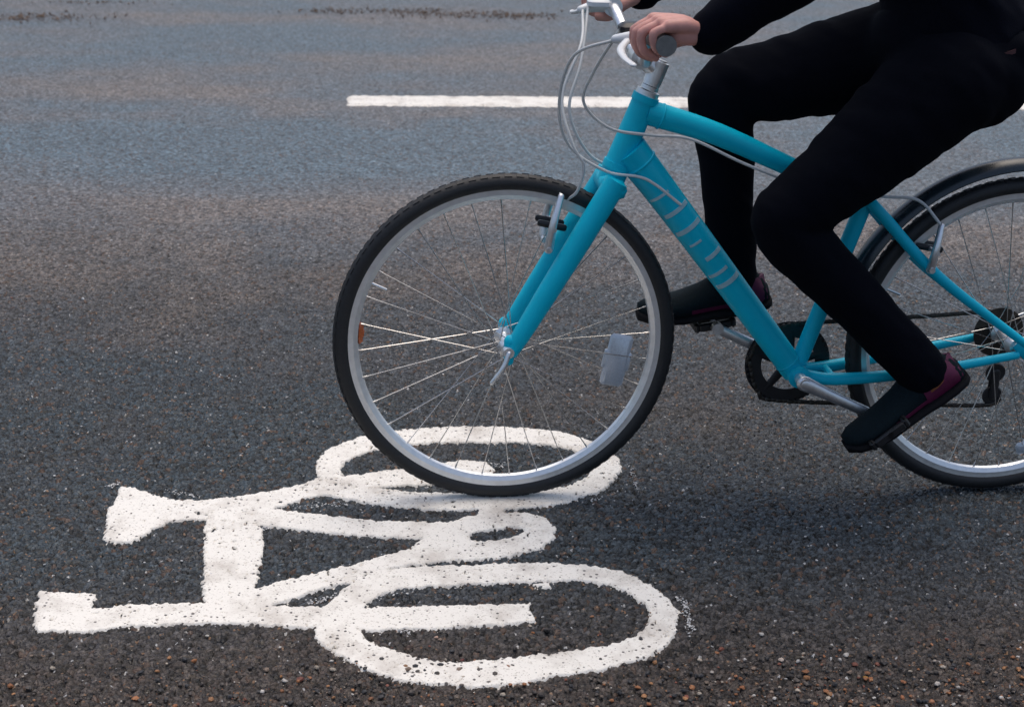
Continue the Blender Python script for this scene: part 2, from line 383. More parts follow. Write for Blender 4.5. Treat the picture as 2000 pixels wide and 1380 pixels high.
# ------------------------------------------------------------------ the road
S = 240
def road_mesh():
    """one wide sheet, with a finer sheet lying on it where the chippings can be made out"""
    V = [np.array([(-S, -S, -.0032), (S, -S, -.0032), (S, S, -.0045), (-S, S, -.0032)])]; F = [np.array([[0, 1, 2, 3]])]; o = 4
    gx = np.concatenate([np.arange(-6, -2.3, .03), np.arange(-2.3, -1.35, .0052), np.arange(-1.35, 1.45, .0027), np.arange(1.45, 2.4, .0052), np.arange(2.4, 6, .03)])
    gy = np.concatenate([np.arange(.2, 1.7, .02), np.arange(1.7, 3.3, .0027), np.arange(3.3, 5.2, .0052)])
    gx, gy = np.meshgrid(gx, gy); ny, nx = gx.shape
    gz = np.zeros(gx.shape); gz[0] = gz[-1] = -.012; gz[:, 0] = gz[:, -1] = -.012          # the rim dips under the wide sheet
    V.append(np.stack([gx.ravel(), gy.ravel(), gz.ravel()], 1))
    idx = o+np.arange(ny*nx).reshape(ny, nx)
    F.append(np.stack([idx[:-1, :-1].ravel(), idx[:-1, 1:].ravel(), idx[1:, 1:].ravel(), idx[1:, :-1].ravel()], 1))
    V = np.concatenate(V); F = np.concatenate(F)
    me = bpy.data.meshes.new('road')
    me.vertices.add(len(V)); me.vertices.foreach_set('co', V.ravel().astype(np.float32))
    me.loops.add(F.size); me.loops.foreach_set('vertex_index', F.ravel().astype(np.int32))
    me.polygons.add(len(F)); me.polygons.foreach_set('loop_start', (np.arange(len(F))*4).astype(np.int32))
    me.update(calc_edges=True)
    return me
me = road_mesh()
road = link('road', me, M['asphalt'], smooth=False)
tag(road, kind='structure')

# ------------------------------------------------------------------ painted markings, as ragged slabs a few millimetres thick
def poly_sdf(X, Y, poly):
    p = np.array(poly); q = np.roll(p, -1, 0)
    d2 = np.full(X.shape, 1e9); inside = np.zeros(X.shape, bool)
    for (ax, ay), (bx, by) in zip(p, q):
        ex, ey = bx-ax, by-ay; wx, wy = X-ax, Y-ay
        t = np.clip((wx*ex+wy*ey)/(ex*ex+ey*ey+1e-12), 0, 1)
        d2 = np.minimum(d2, (wx-ex*t)**2+(wy-ey*t)**2)
        c = ((ay > Y) != (by > Y)) & (X < (bx-ax)*(Y-ay)/(by-ay+1e-12)+ax)
        inside ^= c
    d = np.sqrt(d2)
    return np.where(inside, -d, d)
def gpoly(px): return [(p.x, p.y) for p in (G(*q) for q in px)]
def catmull(pts, n=5):
    return [(p.x, p.y) for p in smooth_path([Vector((x, y, 0)) for x, y in pts + pts[:1]], n)][:-1]

def heightmesh(name, X, Y, Z, keep, base):
    ny, nx = X.shape
    q = keep[:-1, :-1] | keep[1:, :-1] | keep[:-1, 1:] | keep[1:, 1:]
    idx = np.arange(ny*nx).reshape(ny, nx)
    f = np.stack([idx[:-1, :-1][q], idx[:-1, 1:][q], idx[1:, 1:][q], idx[1:, :-1][q]], 1)
    used = np.unique(f); remap = np.full(ny*nx, -1); remap[used] = np.arange(len(used))
    V = np.stack([X.ravel()[used]-base.x, Y.ravel()[used]-base.y, Z.ravel()[used]], 1)
    f = remap[f]
    me = bpy.data.meshes.new(name)
    me.vertices.add(len(V)); me.vertices.foreach_set('co', V.ravel().astype(np.float32))
    me.loops.add(f.size); me.loops.foreach_set('vertex_index', f.ravel().astype(np.int32))
    me.polygons.add(len(f)); me.polygons.foreach_set('loop_start', (np.arange(len(f))*4).astype(np.int32))
    me.update(calc_edges=True); me.validate()
    return me

near_out = [(613,1229),(617,1204),(647,1170),(685,1136),(739,1112),(830,1104),(928,1101),(1010,1098),(1097,1099),(1181,1107),(1239,1124),(1290,1153),(1319,1178),(1328,1204),(1319,1237),(1294,1267),(1244,1291),(1181,1306),(1097,1321),(1012,1335),(928,1341),(844,1336),(760,1322),(697,1300),(642,1268),(621,1250)]
near_in = [(706,1207),(714,1186),(735,1166),(781,1151),(865,1143),(970,1138),(1075,1134),(1139,1134),(1202,1147),(1244,1170),(1265,1191),(1263,1212),(1239,1237),(1181,1258),(1097,1271),(1012,1280),(907,1290),(844,1287),(781,1272),(731,1254),(706,1236)]
near_bar = [(660,1187),(718,1184),(850,1181),(1036,1177),(1046,1213),(991,1220),(844,1227),(718,1232),(660,1234)]
far_out = [(616,905),(620,892),(640,876),(676,861),(739,844),(844,834),(949,832),(1054,837),(1118,848),(1172,867),(1202,886),(1213,905),(1209,926),(1181,955),(1139,972),(1075,987),(991,995),(928,996),(844,995),(760,989),(697,979),(647,967),(622,938)]
far_in = [(668,913),(676,901),(706,887),(752,876),(802,868),(886,864),(970,864),(1054,867),(1113,878),(1152,897),(1156,914),(1139,935),(1097,950),(1033,958),(928,963),(844,961),(785,957),(735,951),(700,944),(674,930)]
far_bar = [(620,934),(676,928),(739,920),(800,912),(861,904),(907,898),(949,900),(966,914),(966,930),(900,940),(844,945),(756,950),(690,960),(640,968)]
saddle = [(234,950),(210,997),(198,1053),(213,1060),(255,1058),(304,1032),(336,1018),(399,1015),(450,1030),(525,1020),(540,990),(556,988),(595,972),(644,966),(680,950),(660,915),(619,932),(595,943),(525,958),(455,969),(395,976),(336,974),(297,962),(266,951)]
post = [(399,1005),(395,1161),(401,1190),(500,1190),(500,1147),(507,1116),(514,1088),(516,1060),(511,1025),(520,1000)]
tube_a = [(500,985),(525,991),(574,998),(634,1004),(739,1016),(865,1018),(925,1030),(920,1060),(857,1055),(802,1052),(676,1044),(574,1034),(500,1026)]
loop_out = [(845,1030),(865,1019),(907,1008),(949,1000),(1033,1000),(1067,1010),(1088,1031),(1084,1052),(1054,1073),(991,1088),(928,1093),(844,1098),(800,1100),(800,1070)]
loop_in = [(914,1052),(924,1042),(962,1033),(1012,1031),(1021,1038),(991,1050),(949,1056)]
tube_b = [(470,1165),(504,1147),(560,1130),(630,1114),(676,1103),(739,1086),(857,1056),(900,1060),(900,1092),(794,1106),(720,1120),(690,1145),(672,1140),(595,1161),(542,1179),(480,1195)]
bars = [(75,1153),(192,1158),(182,1186),(245,1181),(315,1177),(401,1175),(470,1176),(549,1181),(660,1184),(660,1226),(525,1223),(455,1217),(350,1219),(245,1225),(157,1235),(75,1233),(63,1217),(68,1179)]
joint = [(935,985),(985,985),(990,1008),(930,1008)]

corner = [G(x, y) for x, y in ((20, 800), (1400, 800), (1400, 1370), (20, 1370))]
x0, x1 = min(p.x for p in corner), max(p.x for p in corner); y0, y1 = min(p.y for p in corner), max(p.y for p in corner)
X, Y = np.meshgrid(np.arange(x0, x1, 0.0022), np.arange(y0, y1, 0.0026))
def sm(px): return catmull(gpoly(px))
def sd(px, curve=False): return poly_sdf(X, Y, sm(px) if curve else gpoly(px))
d = np.maximum(sd(near_out, True), -sd(near_in, True))
d = np.minimum(d, np.maximum(sd(far_out, True), -sd(far_in, True)))
d = np.minimum(d, np.maximum(sd(loop_out), -sd(loop_in, True)))
for pl in (near_bar, far_bar, saddle, post, tube_a, tube_b, bars, joint): d = np.minimum(d, sd(pl))
rag = (n1(X/.011, Y/.014)-.5)*.0070 + (n2(X/.0055, Y/.007)-.5)*.0075 + (n3(X/.05, Y/.05)-.5)*.0015
d = d + rag + .0022
pits = (n4(X/.0085+7, Y/.0095+3)-0.955)*0.16
pits2 = np.where(n3(X/.11, Y/.09) > .60, (n2(X/.0065+31, Y/.008)-0.90)*0.11, -1)
d = np.maximum(d, np.maximum(pits, pits2))
# crumbs of paint beside the two wheels and in the notches
d = np.minimum(d, np.maximum(sd([(1040,1140),(1080,1136),(1085,1145),(1050,1150)]), (.4-n1(X/.007+11, Y/.009+5))*.04))
Z = np.clip(-(d+.0004)/.0012, -2.2, .55)*.0028
Z += np.where(Z > 0.0012, (n3(X/.03, Y/.03)-.5)*.0008 + (n2(X/.008, Y/.008)-.5)*.0006, 0)
base = G(700, 1180)
me = heightmesh('bicycle_marking', X, Y, Z, d < 0.006, base)
o = link('road_marking', me, M['paint'], loc=base, angle=180)
tag(o, 'white bicycle symbol painted on the dark asphalt, lying on its side', 'road marking', kind='thing')

ca, cb, cc, cdn = G(683, 187), G(683, 203.5), G(2260, 212), G(2260, 195.5)
xs = np.arange(ca.x-.05, cc.x+.05, 0.006); ys = np.arange(min(cb.y, cc.y)-.05, max(ca.y, cdn.y)+.05, 0.008)
X, Y = np.meshgrid(xs, ys)
d = poly_sdf(X, Y, [(p.x, p.y) for p in (ca, cb, cc, cdn)]) + (n1(X/.03, Y/.03)-.5)*.03 + (n2(X/.012, Y/.014)-.5)*.016
d = np.maximum(d, (n4(X/.02+7, Y/.02+3)-0.93)*0.2)
Z = np.clip(-d/.003, -2.2, .6)*.0028
base = (ca+cb)/2
o = link('road_marking', heightmesh('lane_dash', X, Y, Z, d < 0.012, base), M['paint'], loc=base, angle=180)
tag(o, 'long thin white lane line painted across the far road', 'lane line', kind='thing')

# ------------------------------------------------------------------ loose stones and dirt
def stones(name, items, mat, label):
    V, F, T = [], [], []
    t = (1+5**.5)/2
    ico = np.array([(-1,t,0),(1,t,0),(-1,-t,0),(1,-t,0),(0,-1,t),(0,1,t),(0,-1,-t),(0,1,-t),(t,0,-1),(t,0,1),(-t,0,-1),(-t,0,1)])/math.sqrt(1+t*t)
    icf = np.array([(0,11,5),(0,5,1),(0,1,7),(0,7,10),(0,10,11),(1,5,9),(5,11,4),(11,10,2),(10,7,6),(7,1,8),(3,9,4),(3,4,2),(3,2,6),(3,6,8),(3,8,9),(4,9,5),(2,4,11),(6,2,10),(8,6,7),(9,8,1)])
    for k, (x, y, r, col) in enumerate(items):
        s = ico*(0.75+0.5*rng.random((12, 1)))*np.array([r*(.8+.7*rng.random()), r*(.8+.5*rng.random()), r*(.5+.3*rng.random())])
        an = rng.random()*6.28; c, sn = math.cos(an), math.sin(an)
        s = np.stack([s[:, 0]*c-s[:, 1]*sn, s[:, 0]*sn+s[:, 1]*c, s[:, 2]], 1)+np.array([x, y, r*.25])
        V.append(s); F.append(icf+12*k); T += [col]*12
    V = np.concatenate(V); F = np.concatenate(F)
    c = V.mean(0); c[2] = 0
    me = bpy.data.meshes.new(name); me.from_pydata((V-c).tolist(), [], F.tolist()); me.update()
    at = me.color_attributes.new('tint', 'FLOAT_COLOR', 'POINT')
    at.data.foreach_set('color', np.array([(*q, 1) for q in T], np.float32).ravel())
    o = link(name, me, mat, loc=Vector(c), smooth=False)
    return tag(o, label, name, kind='stuff')
items = []
pal = [((.030,.030,.034), 30), ((.055,.045,.040), 30), ((.09,.075,.065), 20), ((.30,.12,.045), 9), ((.36,.17,.07), 6), ((.42,.36,.29), 5), ((.55,.52,.48), 2.5), ((.22,.16,.12), 10), ((.20,.06,.035), 4)]
cols, wts = [p[0] for p in pal], np.array([p[1] for p in pal]); wts = wts/wts.sum()
def colour(): 
    c = np.array(cols[rng.choice(len(cols), p=wts)])
    return tuple(c*(.7+.6*rng.random()))
while len(items) < 8500:
    px, py = rng.uniform(-150, 2150), 1150+330*rng.random()**.55
    dens = np.clip((py-1180-0.06*(1500-px)*(px < 1500))/190, 0, 1)
    dens *= 0.35+0.65*n1(px/160, py/60)
    if rng.random() > dens: continue
    g = G(px, py)
    r = 0.0011+0.0042*rng.random()**4.5
    items.append((g.x, g.y, r, colour()))
big = [(1830,1335,.007,(.55,.50,.45)),(1825,1290,.004,(.42,.36,.30)),(1700,1325,.006,(.33,.12,.04)),(1765,1332,.0065,(.34,.13,.05)),(1762,1362,.006,(.40,.15,.06)),(1820,1370,.006,(.40,.17,.08)),(1805,1347,.0045,(.6,.56,.5)),
       (1367,1289,.005,(.50,.42,.34)),(1455,1288,.0055,(.58,.55,.52)),(1525,1288,.0055,(.50,.42,.36)),(1450,1343,.006,(.30,.11,.04)),(1855,1185,.007,(.04,.045,.055)),(1750,1208,.005,(.50,.28,.2)),(1640,1270,.005,(.35,.14,.06)),(1820,1258,.004,(.5,.22,.1)),(1390,1312,.004,(.4,.36,.32)),(1872,1342,.005,(.5,.46,.42)),(1920,1332,.005,(.45,.28,.16)),(1690,1322,.005,(.42,.2,.03)),(1437,1320,.004,(.35,.14,.06)),
       (852,1244,.0045,(.55,.36,.27)),(1041,1235,.0045,(.34,.13,.04)),(1157,1204,.005,(.32,.14,.06)),(903,1289,.005,(.14,.035,.03)),(404,1241,.004,(.55,.52,.46)),(547,1264,.004,(.6,.57,.53)),(462,1312,.004,(.34,.13,.05)),(549,1321,.004,(.36,.16,.05)),(285,1118,.004,(.6,.58,.55)),(106,929,.0045,(.62,.62,.62)),(355,1095,.004,(.6,.6,.6)),(162,584,.006,(.75,.75,.75)),(151,327,.009,(.7,.7,.7)),(375,583,.005,(.6,.55,.5)),(23,582,.006,(.25,.1,.07))]
# flakes of white paint worn off beside the symbol
for x0_, y0_, x1_, y1_, wd, n_ in ((1336,1172,1352,1240,7,90), (1326,1165,1345,1185,8,30), (1228,905,1246,958,4,45), (560,990,680,984,7,70), (735,1165,815,1150,9,30), (790,1225,800,1240,8,20), (600,1180,660,1160,6,45), (320,958,395,970,4,40), (208,950,232,944,5,30), (511,1032,525,1026,4,20), (940,905,985,908,8,35), (1150,978,1180,970,4,12), (800,990,920,996,5,40)):
    for _ in range(n_):
        t_ = rng.random(); g = G(x0_+(x1_-x0_)*t_+rng.normal()*wd*.6, y0_+(y1_-y0_)*t_+rng.normal()*wd*.4)
        items.append((g.x, g.y, .0008+.0016*rng.random()**2, (.72, .71, .69)))
for px, py, r, c in big:
    g = G(px, py); items.append((g.x, g.y, r*.72, c))
for _ in range(420):                   # thin scatter of grit over the rest of the road
    px, py = rng.uniform(-100, 2100), rng.uniform(60, 1200)
    g = G(px, py); k = rng.random()
    c = (.62, .62, .62) if k < .4 else ((.30, .18, .11) if k < .7 else (.02, .02, .022))
    items.append((g.x, g.y, (.0011+.0014*rng.random())*(1 if py > 500 else 1.7), c))
stones('gravel', items, M['gravel'], 'loose orange, white and dark grit scattered on the near asphalt')
ditems = []
for cx, cy, sx, sy, n in ((60, 34, 70, 5, 420), (640, 21, 45, 3, 160), (800, 23, 60, 3, 300), (920, 29, 80, 4, 420), (1010, 30, 40, 3, 200), (1320, 33, 60, 4, 200), (190, 4, 60, 2, 100)):
    for _ in range(n):
        px, py = rng.normal(cx, sx), rng.normal(cy, sy)
        g = G(px, max(py, -25)); k = .6+.7*rng.random()
        ditems.append((g.x, g.y, .0025+.008*rng.random()**3, (.17*k, .115*k, .08*k)))
stones('dirt', ditems, M['dirt'], 'brown dirt and crumbs along the far seam of the road')

# ------------------------------------------------------------------ the bicycle
bbase = B(WHEELBASE/2, 0)
bike = bpy.data.objects.new('bicycle', None); COL.objects.link(bike); bike.location = bbase; bike.empty_display_size = .2
tag(bike, 'turquoise bicycle with silver rims ridden over the painted symbol', 'bicycle')
def part(name, mb, mat, parent=bike, angle=40, label=None):
    o = link(name, mb.mesh(name, bbase), M[mat], parent, angle=angle)
    if label: o['label'] = label
    return o
WR = 0.355                            # outer tyre radius
TR = 0.0185
def wheel(a_c, spin, rear=False):
    c = B(a_c, WR-0.001)
    hub = MB()
    hub.lathe(c, EN, E1, [(.0045, -.058), (.0045, .058), (.012, .058), (.013, .048), (.008, .046), (.008, .044)] and [(.001, -.066), (.0075, -.066), (.0075, -.052), (.014, -.050), (.014, -.047), (.020, -.036), (.020, -.032), (.012, -.026), (.0115, .026), (.020, .032), (.020, .036), (.014, .047), (.014, .050), (.0075, .052), (.0075, .066), (.001, .066)], 28)
    w = part('wheel', hub, 'steel')
    ty = MB()
    RC = WR-TR
    prof = []
    for k in range(22):
        t = 2*math.pi*k/22
        prof.append((RC+TR*math.cos(t)*(1.0 if math.cos(t) > 0 else .85), TR*.97*math.sin(t)))
    ty.lathe(c, EN, E1, prof, 128)
    for k in range(92):               # tread blocks
        for sgn in (-1, 1):
            t = 2*math.pi*(k+.25*sgn)/92
            d_ = E1*math.cos(t)+UP*math.sin(t); tg = -E1*math.sin(t)+UP*math.cos(t)
            an = .42*sgn
            ctr = c + d_*(RC+TR*math.cos(an)) + EN*(TR*math.sin(an))
            nrm = d_*math.cos(an)+EN*math.sin(an); sd_ = tg.cross(nrm)
            ty.box(ctr, (tg, sd_, nrm), (.0075, .0048, .0006))
    part('tyre', ty, 'rubber', w)
    rm = MB()
    ro = WR-2*TR*.80
    rm.lathe(c, EN, E1, [(ro, -.0115), (ro+.004, -.0125), (ro+.004, -.0105), (ro-.004, -.009), (ro-.004, .009), (ro+.004, .0105), (ro+.004, .0125), (ro, .0115), (ro-.012, .0115), (ro-.021, .006), (ro-.023, 0), (ro-.021, -.006), (ro-.012, -.0115)], 128)
    part('rim', rm, 'rim', w, 30)
    sp = MB(); ri = ro-.020
    n = 32
    for k in range(n):
        side = 1 if k % 2 else -1
        t = spin+2*math.pi*k/n
        off = (1 if (k//2) % 2 else -1)*R(62)
        p1 = c + (E1*math.cos(t)+UP*math.sin(t))*ri
        p0 = c + (E1*math.cos(t+off)+UP*math.sin(t+off))*.0185 + EN*(.034*side)
        sp.tube([p0, p1], .00105, 6)
        q = (p0-p1).normalized(); sp.tube([p1-q*.002, p1+q*.012], .0018, 6)
    t = spin+math.pi*(2*13+1)/n
    d_ = E1*math.cos(t)+UP*math.sin(t); sp.tube([c+d_*ri, c+d_*(ri-.035)], .003, 8)
    part('spokes', sp, 'spoke', w)
    return w, c
fw, FC = wheel(0.0, 0.06)
rw, RC_ = wheel(WHEELBASE, 0.11, True)
# reflectors clipped between the spokes
def reflector(w_, c, px, py, mat, hl, hw, label, tangential=True):
    a, z = Q(px, py); v = Vector((a, z))
    p = B(a, z); d_ = (p-c).normalized(); tg = d_.cross(EN).normalized()
    m_ = MB().box(p, (tg, d_, EN), (hl, hw, .006), .006)
    m_.box(p-EN*.001, (tg, d_, EN), (hl*.35, hw*1.18, .004), .002)
    part('reflector', m_, mat, w_, label=label)
reflector(fw, FC, 1204, 703, 'reflector', .058, .025, 'pale clear spoke reflector')
reflector(fw, FC, 700, 650, 'amber', .024, .010, 'amber spoke reflector')
a_, z_ = Q(2015, 870); reflector(rw, RC_, 2012, 868, 'reflector', .034, .015, 'pale clear spoke reflector')

axle_f = (0.0, WR); axle_r = (WHEELBASE, WR)
ht_top = Q(1262, 188); ht_bot = Q(1203, 328)
bb = Q(1552, 725); seat = Q(1692, 388)
def A2(q, w=0.0): return B(q[0], q[1], w)
st_dir = (Vector(ht_top)-Vector(ht_bot)).normalized()      # steering axis in (a, z)
st3 = (E1*st_dir.x+UP*st_dir.y).normalized()
# frame
fr = MB()
fr.tube([A2(ht_bot), A2(ht_top)], [.027, .0245], 24)
fr.tube([A2(ht_bot)-st3*.002, A2(ht_bot)+st3*.012], .0295, 24)
fr.tube([A2(ht_top)-st3*.012, A2(ht_top)+st3*.002], .0270, 24)
fr.tube([P(1228, 292), P(1300, 385), P(1440, 573), A2(bb)], [.037, .033, .0295, .027], 24, 6)
fr.tube([P(1262, 218), P(1400, 262), P(1560, 333), A2(seat)], [.0255, .0225, .0195, .0175], 24, 6)
gus = MB()
fr.tube([A2(bb), A2(seat)+(A2(seat)-A2(bb)).normalized()*.02], .0172, 24)
fr.tube([A2(bb, -.036), A2(bb, .036)], .022, 28)
drop_n = Q(1982, 682, .066)
drop = (WHEELBASE+.012, WR-.002)
for s_ in (1, -1):
    fr.tube([A2(seat, .012*s_), A2((seat[0]+.03, seat[1]-.03), .030*s_), A2((seat[0]+.16, seat[1]-.155), .046*s_), A2((drop[0], drop[1]+.012), .066*s_)], [.0125, .0125, .0115, .0085], 16, 6)
    fr.tube([A2((bb[0]+.01, bb[1]), .018*s_), A2((bb[0]+.08, bb[1]-.004), .036*s_), A2((bb[0]+.25, bb[1]+.018), .058*s_), A2((drop[0]-.012, drop[1]-.012), .066*s_)], [.013, .0135, .0115, .0085], 16, 6)
    fr.box(A2((drop[0]-.004, drop[1]), .066*s_), ((E1-UP).normalized(), EN, (E1+UP).normalized()), (.020, .003, .013), .002)
fr.tube([A2((seat[0]+.055, seat[1]-.052), .035), A2((seat[0]+.055, seat[1]-.052), -.035)], .008, 12)
fr.tube([A2((bb[0]+.075, bb[1]-.002), .036), A2((bb[0]+.075, bb[1]-.002), -.036)], .008, 12)
def bead(p, q, at, r_):
    d_ = (q-p).normalized(); fr.tube([p+d_*(at-.003), p+d_*(at-.0012), p+d_*(at+.0012), p+d_*(at+.003)], [r_, r_+.0017, r_+.0017, r_], 24)
bead(P(1228, 292), P(1300, 385), .036, .0362); bead(P(1262, 218), P(1400, 262), .031, .0248)
bead(A2(bb), P(1440, 573), .030, .0268); bead(A2(bb), A2(seat), .026, .0172); bead(A2(seat), P(1560, 333), .021, .0180)
for w_ in (-.037, .034): fr.tube([A2(bb, w_), A2(bb, w_+.003)], .0235, 28)
frame = part('frame', fr, 'cyan', angle=50)
# pale lettering bands on the down tube, unreadable in the photograph: plain bars
de = MB()
t0, t1 = P(1300, 385), P(1440, 573)
_ang0 = 0
for k, (py, th) in enumerate(((372, .006), (404, .009), (437, .010), (462, .005), (492, .009), (520, .007), (541, .010))):
    f_ = (py-385)/(573-385)
    c_ = t0.lerp(t1, f_); ax = (t1-t0).normalized(); side = ax.cross(EN).normalized()
    r_ = .033+(.0295-.033)*f_+.0004
    rings = []
    for e_ in (-th/2, th/2):
        ring = []
        lo_, hi_ = ((-20, 60), (-58, 50), (-58, 58), (-10, 40), (-58, 20), (-30, 58), (-58, 58))[k]
        angs = [R(lo_+(hi_-lo_)*q/10) for q in range(11)]
        for an in angs: ring.append(c_+ax*e_+(EN*math.cos(an)+side*math.sin(an))*(r_+.0008))
        for an in angs[::-1]: ring.append(c_+ax*e_+(EN*math.cos(an)+side*math.sin(an))*(r_-.002))
        rings.append(ring)
    de.ring_loft(rings)
part('lettering', de, 'decal', frame)
# fork
fk = MB()
crown = A2(ht_bot)-st3*.022
fk.tube([A2(ht_bot)-st3*.001, crown-st3*.010], [.027, .028], 20)
fk.box(crown-st3*.012, ((E1*st_dir.y-UP*st_dir.x).normalized(), EN, st3), (.026, .064, .020), .012)
for s_ in (1, -1):
    fe = B(axle_f[0]+.004, axle_f[1]-.006, .057*s_); ft = crown+EN*.047*s_+st3*.006
    fk.tube([ft, ft.lerp(fe, .33), ft.lerp(fe, .66), ft.lerp(fe, .9), fe], [.0235, .0235, .0215, .0185, .0150], 20, 4)
    fk.tube([B(axle_f[0]+.002, axle_f[1]-.022, .056*s_), B(axle_f[0]+.004, axle_f[1]+.02, .056*s_)], [.010, .0135], 14, dome=True)
part('fork', fk, 'cyan', angle=50)
# quick release
qr = MB()
qr.tube([B(0, WR, .060), B(0, WR, .074)], [.013, .011], 20)
qr.tube([B(0, WR, .074), B(-.012, WR-.03, .080), B(-.034, WR-.062, .079)], [.005, .0055, .0045], 12, 6, dome=True)
qr.tube([B(0, WR, -.060), B(0, WR, -.076)], .0095, 20)
qr.tube([B(0, WR, .078), B(0, WR, -.079)], .003, 8)
part('quick_release', qr, 'steel')
# headset, spacers and stem
stem_c = Q(1250, 112, 0)
hs = MB()
top = A2(ht_top)
hs.tube([top+st3*.002, top+st3*.012], .0235, 24); hs.tube([top+st3*.014, top+st3*.022], .018, 24); hs.tube([top+st3*.023, top+st3*.032], .0175, 24)
part('headset', hs, 'steel')
grip_c = Q(1290, 82, .30)
bar_c = Vector((stem_c[0], stem_c[1]))
sm_ = MB()
sm_.tube([top+st3*.030, top+st3*.072], .0185, 24, dome=False)
sm_.tube([top+st3*.052, A2(stem_c)], [.0165, .0155], 20)
sm_.tube([A2(stem_c, -.023), A2(stem_c, .023)], .021, 24)
sm_.tube([top+st3*.072, top+st3*.076], .012, 18)
part('stem', sm_, 'steel', angle=50)
hb = MB()
def barpt(w_):
    s_ = min(1, max(0, (abs(w_)-.05)/.13)); s_ = s_*s_*(3-2*s_)
    return B(stem_c[0]+(grip_c[0]-stem_c[0])*s_, stem_c[1]+(grip_c[1]-stem_c[1])*s_, w_)
hb.tube([barpt(-.348+.696*i/24) for i in range(25)], .0118, 18)
bar_o = part('handlebar', hb, 'steel', angle=60)
for s_ in (1, -1):
    g_ = MB()
    gp = []; gr = []
    for i in range(27):
        w_ = (.205+.116*i/26)*s_; gp.append(BH(grip_c[0], grip_c[1], w_)); gr.append(.0165 if i % 2 else .0152)
    gr[0] = gr[-1] = .018
    g_.tube(gp, gr, 20); part('grip', g_, 'gripm', bar_o)
    # brake lever body, blade and shifter
    bl = MB()
    bl.tube([BH(grip_c[0], grip_c[1], .172*s_), BH(grip_c[0], grip_c[1], .196*s_)], .0175, 20)
    bl.tube([BH(grip_c[0]-.008, grip_c[1]-.002, .184*s_), BH(grip_c[0]-.040, grip_c[1]-.006, .186*s_), BH(grip_c[0]-.062, grip_c[1]-.010, .176*s_)], [.013, .011, .008], 14, 4, dome=True)
    bl.tube([BH(grip_c[0]-.042, grip_c[1]-.008, .192*s_), BH(grip_c[0]-.060, grip_c[1]-.020, .225*s_), BH(grip_c[0]-.062, grip_c[1]-.028, .275*s_), BH(grip_c[0]-.056, grip_c[1]-.032, .325*s_)], [.0070, .0075, .0065, .006], 12, 6, flat=(UP, .6), dome=True)
    part('brake_lever', bl, 'white', bar_o)
    sh = MB()
    sh.tube([BH(grip_c[0], grip_c[1], .140*s_), BH(grip_c[0], grip_c[1], .168*s_)], .019, 20)
    sh.box(BH(grip_c[0]-.028, grip_c[1]+.006, .152*s_), (E1, EN, UP), (.024, .020, .011), .007)
    part('shifter', sh, 'white' if s_ < 0 else 'black', bar_o)
# cables: from the levers, a wide loop in front of the head tube, then to brakes and frame
def cable(pts, r_=.0030):
    part('brake_cable', MB().tube(pts, r_, 10, 10), 'cable')
lv = (grip_c[0]-.058, grip_c[1]-.010)
cable([BH(lv[0], lv[1], .174), P(1120, 110, .12), P(1092, 205, .06), P(1112, 285, .03), P(1185, 335, .035), P(1262, 350, .034), P(1330, 400, .030)])
cable([BH(lv[0], lv[1], -.174), P(1135, 85, -.05), P(1098, 190, .0), P(1118, 280, .045), P(1140, 325, .05), P(1128, 372, .035), P(1108, 390, .01)])
cable([BH(grip_c[0]-.05, grip_c[1]+.004, .152), P(1160, 140, .10), P(1140, 200, .06), P(1190, 250, .045), P(1270, 264, .036), P(1350, 272, .032), P(1450, 318, .028), P(1560, 362, .026), P(1660, 402, .024)])
cable([BH(grip_c[0]-.05, grip_c[1]+.004, -.152), P(1135, 120, -.08), P(1112, 215, -.04), P(1150, 300, -.035), P(1215, 335, -.034), P(1290, 380, -.032)])
# rim brakes
def brake(piv, top_, w0, name='brake_caliper'):
    for s_ in (1, -1):
        m_ = MB().tube([A2(piv, (w0+.004)*s_), A2(((piv[0]*.5+top_[0]*.5)-.004, (piv[1]*.5+top_[1]*.5)), (w0+.010)*s_), A2(top_, (w0-.006)*s_)], [.0095, .008, .0065], 12, 6, dome=True)
        m_.tube([A2(piv, (w0-.02)*s_), A2(piv, (w0+.016)*s_)], .006, 12)
        m_.tube([A2(((piv[0]*.6+top_[0]*.4), (piv[1]*.6+top_[1]*.4)), .014*s_), A2(((piv[0]*.6+top_[0]*.4), (piv[1]*.6+top_[1]*.4)), (w0+.018)*s_)], .0045, 10)
        b_ = part(name, m_, 'steel')
        d_ = Vector((top_[0]-piv[0], top_[1]-piv[1])).normalized(); side = (E1*d_.y-UP*d_.x)
        part('brake_pad', MB().box(A2(((piv[0]*.6+top_[0]*.4), (piv[1]*.6+top_[1]*.4)), .019*s_), (side, UP*d_.y+E1*d_.x, EN), (.030, .0065, .0055), .003), 'black', b_)
    part('brake_cable', MB().tube([A2(top_, w0), A2((top_[0], top_[1]+.004), 0), A2(top_, -w0)], .0022, 8, 5), 'cable')
brake(Q(1072, 488, .05), Q(1098, 388, .05), .040)
brake((seat[0]+.135, seat[1]-.135), (seat[0]+.150, seat[1]-.045), .050)
part('brake_cable', MB().tube([A2((seat[0]-.03, seat[1]+.018), .02), A2((seat[0]+.03, seat[1]+.010), .022), A2((seat[0]+.10, seat[1]+.004), .03), A2((seat[0]+.150, seat[1]-.045), .045)], .0032, 10, 8), 'cable')
